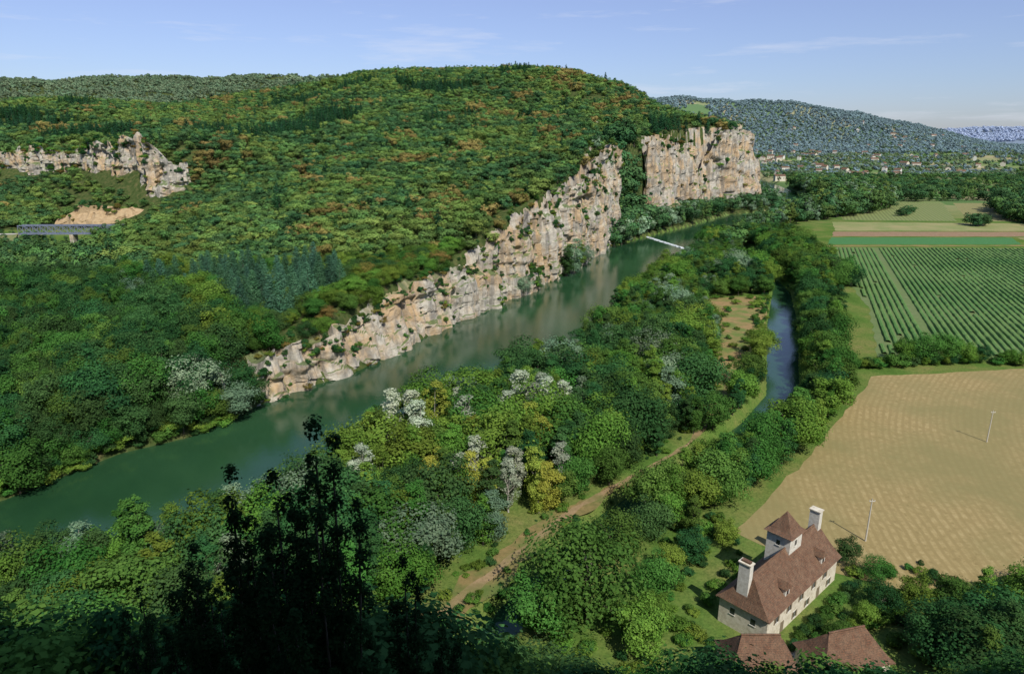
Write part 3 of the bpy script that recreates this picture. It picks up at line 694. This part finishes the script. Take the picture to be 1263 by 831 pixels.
zz=H(np.array([m[1] for m in MS]),np.array([m[2] for m in MS]))
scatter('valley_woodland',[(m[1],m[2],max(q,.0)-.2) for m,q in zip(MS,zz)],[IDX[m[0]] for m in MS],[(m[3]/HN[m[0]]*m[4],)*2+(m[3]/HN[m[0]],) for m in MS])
zz=H(np.array([m[2] for m in PUT]),np.array([m[3] for m in PUT]))
for (nm,key,a,b_,h,wf),q in zip(PUT,zz):
    o=addobj(nm,ME[key],(a,b_,min(max(q,.1),99)-.2));s=h/HN[key];o.scale=(s*wf,s*wf,s);o.rotation_euler=(random.uniform(-.04,.04),random.uniform(-.04,.04),random.uniform(0,6.28))
sp1=tree_mesh('juniper_a','spiky',14,5.0,13,52000,.10,LM['dk'],seed=51,base=.1)
sp2=tree_mesh('juniper_b','spiky',12,4.2,10,36000,.10,LM['dk'],seed=52,base=.1)
for (a,b_,ztop,m_,hn) in [(-5.4,17,72.6,sp1,14),(-8.8,19,70.2,sp2,12),(-3.4,18.5,67.3,sp2,12),(-7,18,70.5,sp2,12),(-11.8,22,65.5,sp1,14),(-16,25,61.5,sp2,12),(3.6,15,65.1,sp2,12)]:
    z=float(H(np.array([a]),np.array([b_]))[0]);h=ztop-z;o=addobj('juniper_tree',m_,(a,b_,z-.2));s=h/hn;o.scale=(s,s,s);o.rotation_euler[2]=random.uniform(0,6)

# ------------------------------------------------------------------ buildings
t=NT('plaster_wall');n=t.noise(t.pos(),1.2,6,.7);wallm=t.fin(t.ramp(n,[(.3,(.4,.35,.26)),(.55,(.62,.57,.46)),(.8,(.7,.66,.56))]),.9,t.bump(n,.4,.05))
t=NT('white_render');n=t.noise(t.pos(),2,5,.6);whitem=t.fin(t.ramp(n,[(.3,(.5,.47,.4)),(.7,(.72,.7,.64))]),.9)
t=NT('clay_tiles');tc=t.n('ShaderNodeTexCoord').outputs['Object'];n=t.noise(t.pos(),.9,6,.75);n3=t.noise(t.pos(),5,4,.75)
br=t.n('ShaderNodeTexBrick');br.inputs['Scale'].default_value=2.2;br.inputs['Mortar Size'].default_value=.03;br.inputs['Brick Width'].default_value=.45;br.inputs['Row Height'].default_value=.42
br.inputs['Color1'].default_value=(.19,.09,.052,1);br.inputs['Color2'].default_value=(.12,.06,.038,1);br.inputs['Mortar'].default_value=(.05,.03,.02,1)
t.l(tc,br.inputs['Vector'])
col=t.mix(t.ramp(n,[(.35,0),(.7,.75)]),br.outputs[0],(.24,.155,.1));col=t.mix(t.ramp(n3,[(.46,0),(.62,.8)]),col,(.07,.055,.04))
tilem=t.fin(col,.85,t.bump(n3,.8,.1))
t=NT('window_glass');glassm=t.fin((.02,.025,.03),.15,None,.5)
t=NT('wood_shutter');shutm=t.fin((.2,.16,.11),.7)
t=NT('grey_steel');n=t.noise(t.pos(),1,4);steelm=t.fin(t.ramp(n,[(.3,(.11,.13,.18)),(.7,(.19,.22,.28))]),.5)
t=NT('pole_wood');polem=t.fin((.5,.47,.41),.8)
def bx(name,x0,x1,y0,y1,z0,z1,mat,parent):
    bm=bmesh.new();bmesh.ops.create_cube(bm,size=1);me=bpy.data.meshes.new(name)
    for v in bm.verts: v.co=((x0+x1)/2+v.co.x*(x1-x0),(y0+y1)/2+v.co.y*(y1-y0),(z0+z1)/2+v.co.z*(z1-z0))
    bm.to_mesh(me);bm.free();me.materials.append(mat);return addobj(name,me,parent=parent)
def pm(name,V,F,mat,parent):
    me=bpy.data.meshes.new(name);me.from_pydata(V,[],F);me.materials.append(mat);me.update();return addobj(name,me,parent=parent)
def slab_roof(name,x0,x1,y0,y1,z0,zr,hip0,hip1,parent,mat,th=.28,sag=.12):
    ym=(y0+y1)/2;nx_=14;V=[];F=[]
    def grid(c00,c10,c01,c11,n,m):
        s=len(V)
        for j in range(m+1):
            for i in range(n+1):
                u=i/n;v=j/m;a=np.array(c00)*(1-u)+np.array(c10)*u;b=np.array(c01)*(1-u)+np.array(c11)*u
                q=a*(1-v)+b*v;q[2]-=.55*math.sin(math.pi*v)*(1-v)+ sag*math.sin(math.pi*u)*v+random.uniform(-.03,.03)*(0<i<n)
                V.append(tuple(q))
        for j in range(m):
            for i in range(n):
                a=s+j*(n+1)+i;F.append((a,a+1,a+n+2,a+n+1))
    grid((x0,y0,z0),(x1,y0,z0),(x0+hip0,ym,zr),(x1-hip1,ym,zr),nx_,6)
    grid((x1,y1,z0),(x0,y1,z0),(x1-hip1,ym,zr),(x0+hip0,ym,zr),nx_,6)
    grid((x1,y0,z0),(x1,y1,z0),(x1-hip1,ym,zr),(x1-hip1,ym,zr),6,6)
    grid((x0,y1,z0),(x0,y0,z0),(x0+hip0,ym,zr),(x0+hip0,ym,zr),6,6)
    o=pm(name,V,F,mat,parent);md=o.modifiers.new('thick','SOLIDIFY');md.thickness=th;md.offset=-1
    VV=[];FF=[];MM=[];tube(VV,FF,MM,(x0+hip0-.1,ym,zr+.02),(x1-hip1+.1,ym,zr+.02),.16,.16,0)
    pm(name+'_ridge',[tuple(v) for v in VV],FF,mat,parent);return o
def window(par,side,u,z,w=.9,h=1.3,face=0,sh=True):
    if side=='f':
        bx('window_glass',u-w/2,u+w/2,face-.03,face+.1,z,z+h,glassm,par)
        bx('window_lintel',u-w/2-.12,u+w/2+.12,face-.06,face+.1,z+h,z+h+.16,whitem,par);bx('window_sill',u-w/2-.12,u+w/2+.12,face-.1,face+.1,z-.12,z,whitem,par)
        bx('window_bar',u-.03,u+.03,face-.05,face,z,z+h,whitem,par)
        if sh:
            for a in(-1,1): bx('shutter',u+a*(w*.75)-w*.23,u+a*(w*.75)+w*.23,face-.07,face+.02,z,z+h,shutm,par)
    else:
        bx('window_glass',face-.03,face+.1,u-w/2,u+w/2,z,z+h,glassm,par)
        bx('window_lintel',face-.06,face+.1,u-w/2-.12,u+w/2+.12,z+h,z+h+.16,whitem,par);bx('window_sill',face-.1,face+.1,u-w/2-.12,u+w/2+.12,z-.12,z,whitem,par)
A=bpy.data.objects.new('manor_house',None);COL.objects.link(A);A.location=(39.9,89.2,3);A.rotation_euler[2]=math.atan2(.673,.741)
bx('walls',0,25.2,0,8.4,-.5,5.0,wallm,A)
slab_roof('roof',-.5,25.7,-.55,8.95,4.9,10.2,2.2,1.2,A,tilem)
bx('tower_walls',12.6,16.9,3.4,7.6,5.2,12.4,whitem,A)
pm('tower_roof',[(12.1,2.9,12.3),(17.4,2.9,12.3),(17.4,8.1,12.3),(12.1,8.1,12.3),(14.75,5.5,15.9),(12.9,3.7,12.9),(16.6,3.7,12.9),(16.6,7.3,12.9),(12.9,7.3,12.9)],
   [(0,1,6,5),(1,2,7,6),(2,3,8,7),(3,0,5,8),(5,6,4),(6,7,4),(7,8,4),(8,5,4),(3,2,1,0)],tilem,A)
window(A,'f',14.7,10.2,.7,1.1,3.4,False);window(A,'s',5.5,10.2,.6,1.,12.6,False)
bx('chimney_stack',.4,1.5,4.0,5.9,5.2,12.3,whitem,A);bx('chimney_cap',.25,1.65,3.85,6.05,12.3,12.5,wallm,A)
bx('chimney_pot',.6,1.3,4.2,5.7,12.5,12.8,tilem,A)
bx('chimney_stack_far',23.4,24.6,3.4,5.2,5.2,12.9,whitem,A);bx('chimney_cap_far',23.25,24.75,3.25,5.35,12.9,13.1,wallm,A)
for u in (3,7.2,11.4,16,20.3): window(A,'f',u,2.9,.9,1.3,0)
for u in (5.2,18.2): bx('door',u-.55,u+.55,-.04,.1,-.3,2.0,shutm,A)
for u in (9.5,14,22.3): window(A,'f',u,.5,.9,1.2,0)
for u in (2.4,6): window(A,'s',u,2.6,.8,1.2,0)
for u in (7,20):
    bx('dormer_walls',u-.7,u+.7,.5,2.6,5.6,7.2,whitem,A)
    pm('dormer_roof',[(u-.95,.2,7.1),(u+.95,.2,7.1),(u+.95,3.6,7.1),(u-.95,3.6,7.1),(u,.5,8.1),(u,3.6,8.1)],[(0,1,4),(1,2,5,4),(0,4,5,3),(0,3,2,1)],tilem,A)
    bx('dormer_window',u-.35,u+.35,.46,.6,5.9,6.9,glassm,A)
def barn(name,x,y,rot,L_,W,h,zr,hip=1.5):
    e=bpy.data.objects.new(name,None);COL.objects.link(e);e.location=(x,y,3);e.rotation_euler[2]=rot
    bx('walls',0,L_,0,W,-1,h,wallm,e);slab_roof('roof',-.5,L_+.5,-.5,W+.5,h-.1,zr,hip,hip,e,tilem)
    window(e,'f',L_*.3,h-2,.8,1.1,0);window(e,'f',L_*.7,h-2,.8,1.1,0);window(e,'s',W/2,h-2,.8,1.1,0)
    bx('door',L_*.5-.6,L_*.5+.6,-.04,.1,-.5,2,shutm,e);return e
barn('stone_barn',31,78.2,.0,9.5,7,4.5,8.6,2.5)
barn('stone_barn',44.5,79,.25,11,6.5,4.0,8.0,3)
bx('garden_terrace',40,47,86.2,88.4,2.9,3.12,fieldmat('gravel',(.3,.27,.2),(.42,.38,.3)),None)
def pole(x,y,h):
    e=bpy.data.objects.new('utility_pole',None);COL.objects.link(e);e.location=(x,y,3)
    V=[];F=[];M=[];tube(V,F,M,(0,0,-.3),(0,0,h),.17,.1,0,8);pm('post',[tuple(v) for v in V],F,polem,e)
    bx('crossarm',-.55,.55,-.14,-.02,h-.6,h-.47,polem,e)
    for a in(-.5,0,.5): bx('insulator',a-.05,a+.05,-.12,-.04,h-.47,h-.27,whitem,e)
pole(70.4,118.5,9.5);pole(125.4,164.5,9)
for i in range(74):
    yy=random.uniform(1250,2750);xx=random.uniform(.37,.76)*yy
    if i<44: yy=random.uniform(1450,2750);xx=random.choice([.38,.42,.47,.53,.62])*yy+random.gauss(0,70)
    z=float(H(np.array([xx]),np.array([yy]))[0]);Lh=random.uniform(11,22);W=random.uniform(8,12);h=random.uniform(7,12);r=h+random.uniform(2.5,4)
    V=[(-Lh/2,-W/2,-2),(Lh/2,-W/2,-2),(Lh/2,W/2,-2),(-Lh/2,W/2,-2),(-Lh/2,-W/2,h),(Lh/2,-W/2,h),(Lh/2,W/2,h),(-Lh/2,W/2,h),(-Lh/2,0,r),(Lh/2,0,r),
       (-Lh/2-.5,-W/2-.5,h-.2),(Lh/2+.5,-W/2-.5,h-.2),(Lh/2+.5,0,r+.15),(-Lh/2-.5,0,r+.15),(Lh/2+.5,W/2+.5,h-.2),(-Lh/2-.5,W/2+.5,h-.2)]
    Fc=[(0,1,5,4),(1,2,6,9,5),(2,3,7,6),(3,0,4,8,7),(10,11,12,13),(12,14,15,13)];mi=[0,0,0,0,1,1]
    for wq in range(3):
        a=-Lh/2+Lh*(wq+.6)/3.2;s=len(V);V+=[(a,-W/2-.04,h*.45),(a+1.1,-W/2-.04,h*.45),(a+1.1,-W/2-.04,h*.72),(a,-W/2-.04,h*.72)];Fc.append((s,s+1,s+2,s+3));mi.append(2)
    me=bpy.data.meshes.new('village_house');me.from_pydata(V,[],Fc)
    for m_ in (wallm if i%3 else whitem,tilem,glassm): me.materials.append(m_)
    me.polygons.foreach_set('material_index',mi)
    o=addobj('village_house',me,(xx,yy,z));o.rotation_euler[2]=random.uniform(-1.2,1.2)
u,Q=resample([(112,582),(121,545),(137,486)],1.5)
V=[];nn=len(u)
for k,(o_,zz) in enumerate([(-2.8,-.1),(-1.2,.25),(0,.55),(.8,.5),(1.7,-.1)]):
    for q,uu in zip(Q,u): V.append((q[0]-o_*.97+random.uniform(-.5,.5),q[1]-o_*.23,zz+random.uniform(-.15,.08)))
ii=np.arange(5*nn).reshape(5,nn);Fw=np.stack([ii[:-1,:-1],ii[:-1,1:],ii[1:,1:],ii[1:,:-1]],-1).reshape(-1,4)
t=NT('weir_foam');n=t.noise(t.pos(),.7,5,.75)
addobj('weir',qmesh('weir',V,Fw,[t.fin(t.ramp(n,[(.38,(.18,.22,.21)),(.53,(.68,.72,.74))]),.6)]))
B=bpy.data.objects.new('truss_bridge',None);COL.objects.link(B);B.location=(-356,494,14);B.rotation_euler[2]=.03
bx('deck',0,74,-2.6,2.6,-.5,0,steelm,B)
for s_ in(-2.7,2.7):
    bx('bottom_chord',0,74,s_-.25,s_+.25,-.9,-.1,steelm,B);bx('top_chord',0,74,s_-.25,s_+.25,5.2,5.8,steelm,B)
    VV=[];FF=[];MM=[];npan=14
    for i in range(npan+1):
        a=74*i/npan;tube(VV,FF,MM,(a,s_,-.4),(a,s_,5.5),.2,.2,0,4)
        if i<npan:
            b=74*(i+1)/npan;tube(VV,FF,MM,(a,s_,0),(b,s_,5.3),.16,.16,0,4);tube(VV,FF,MM,(a,s_,5.3),(b,s_,0),.16,.16,0,4)
    pm('lattice',[tuple(v) for v in VV],FF,steelm,B)
for a in(0,37,73): bx('pier',a-1.3,a+1.3,-3,3,-13,-.92,rock,B)
ribbon('road',[(-560,468),(-450,482),(-356,494)],7,fieldmat('pale_asphalt',(.35,.33,.29),(.45,.42,.37)),13.4,4,.2)
u=np.linspace(-560,-356,30);V=[]
for a in u:
    yy=494-(-356-a)*.127;V+=[(a,yy-14,5),(a,yy-4,13.3),(a,yy+4,13.3),(a,yy+14,5)]
Fq=[(i*4+k,i*4+4+k,i*4+5+k,i*4+1+k) for i in range(29) for k in range(3)]
addobj('road_embankment',qmesh('road_embankment',V,Fq,[fieldmat('bank_grass',(.09,.13,.04),(.2,.18,.09))]))

# ------------------------------------------------------------------ light, sky, camera
el=math.radians(48);ax,ay=.42,-.908;nrm=math.hypot(ax,ay);ax/=nrm;ay/=nrm
sd=Vector((ax*math.cos(el),ay*math.cos(el),math.sin(el)))
sun=bpy.data.lights.new('sun','SUN');sun.energy=5.0;sun.angle=math.radians(.5);sun.color=(1,.95,.86)
so=bpy.data.objects.new('sun',sun);COL.objects.link(so);so.rotation_euler=sd.to_track_quat('Z','Y').to_euler();so.location=(0,-50,300)
W=bpy.data.worlds.new('World');S.world=W;W.use_nodes=True;nt=W.node_tree;bg=nt.nodes['Background']
sk=nt.nodes.new('ShaderNodeTexSky');sk.sky_type='NISHITA';sk.sun_disc=False;sk.sun_elevation=el;sk.sun_rotation=math.atan2(ax,ay);sk.air_density=1.1;sk.dust_density=.4;sk.ozone_density=3.0;sk.altitude=100
tcw=nt.nodes.new('ShaderNodeTexCoord');mpw=nt.nodes.new('ShaderNodeMapping');mpw.inputs['Scale'].default_value=(1,1,9);nt.links.new(tcw.outputs['Generated'],mpw.inputs[0])
sz_=nt.nodes.new('ShaderNodeSeparateXYZ');nt.links.new(tcw.outputs['Generated'],sz_.inputs[0])
tr_=nt.nodes.new('ShaderNodeValToRGB');e=tr_.color_ramp.elements;e[0].position=0;e[0].color=(.52,.59,.86,1);e[1].position=1;e[1].color=(1,1,1,1)
for p_,c_ in((.07,(.62,.65,.87,1)),(.2,(.86,.75,.9,1))): q=e.new(p_);q.color=c_
nt.links.new(sz_.outputs[2],tr_.inputs[0])
ml=nt.nodes.new('ShaderNodeMix');ml.data_type='RGBA';ml.blend_type='MULTIPLY';ml.inputs[0].default_value=1;nt.links.new(sk.outputs[0],ml.inputs[6]);nt.links.new(tr_.outputs[0],ml.inputs[7])
nz=nt.nodes.new('ShaderNodeTexNoise');nz.inputs['Scale'].default_value=4.2;nz.inputs['Detail'].default_value=7;nz.inputs['Roughness'].default_value=.62;nt.links.new(mpw.outputs[0],nz.inputs['Vector'])
rp=nt.nodes.new('ShaderNodeValToRGB');rp.color_ramp.elements[0].position=.54;rp.color_ramp.elements[0].color=(0,0,0,1);rp.color_ramp.elements[1].position=.76;rp.color_ramp.elements[1].color=(.5,.5,.5,1);nt.links.new(nz.outputs['Fac'],rp.inputs[0])
mxw=nt.nodes.new('ShaderNodeMix');mxw.data_type='RGBA';nt.links.new(rp.outputs[0],mxw.inputs[0]);nt.links.new(ml.outputs[2],mxw.inputs[6]);mxw.inputs[7].default_value=(5.6,5.8,6.5,1)
nt.links.new(mxw.outputs[2],bg.inputs[0]);bg.inputs[1].default_value=.14
cam=bpy.data.cameras.new('camera');cam.lens=36*838/1263;cam.sensor_width=36;cam.clip_start=.5;cam.clip_end=60000
co=bpy.data.objects.new('camera',cam);COL.objects.link(co);co.location=(0,0,80);co.rotation_euler=(math.radians(90-16.3),0,0);S.camera=co
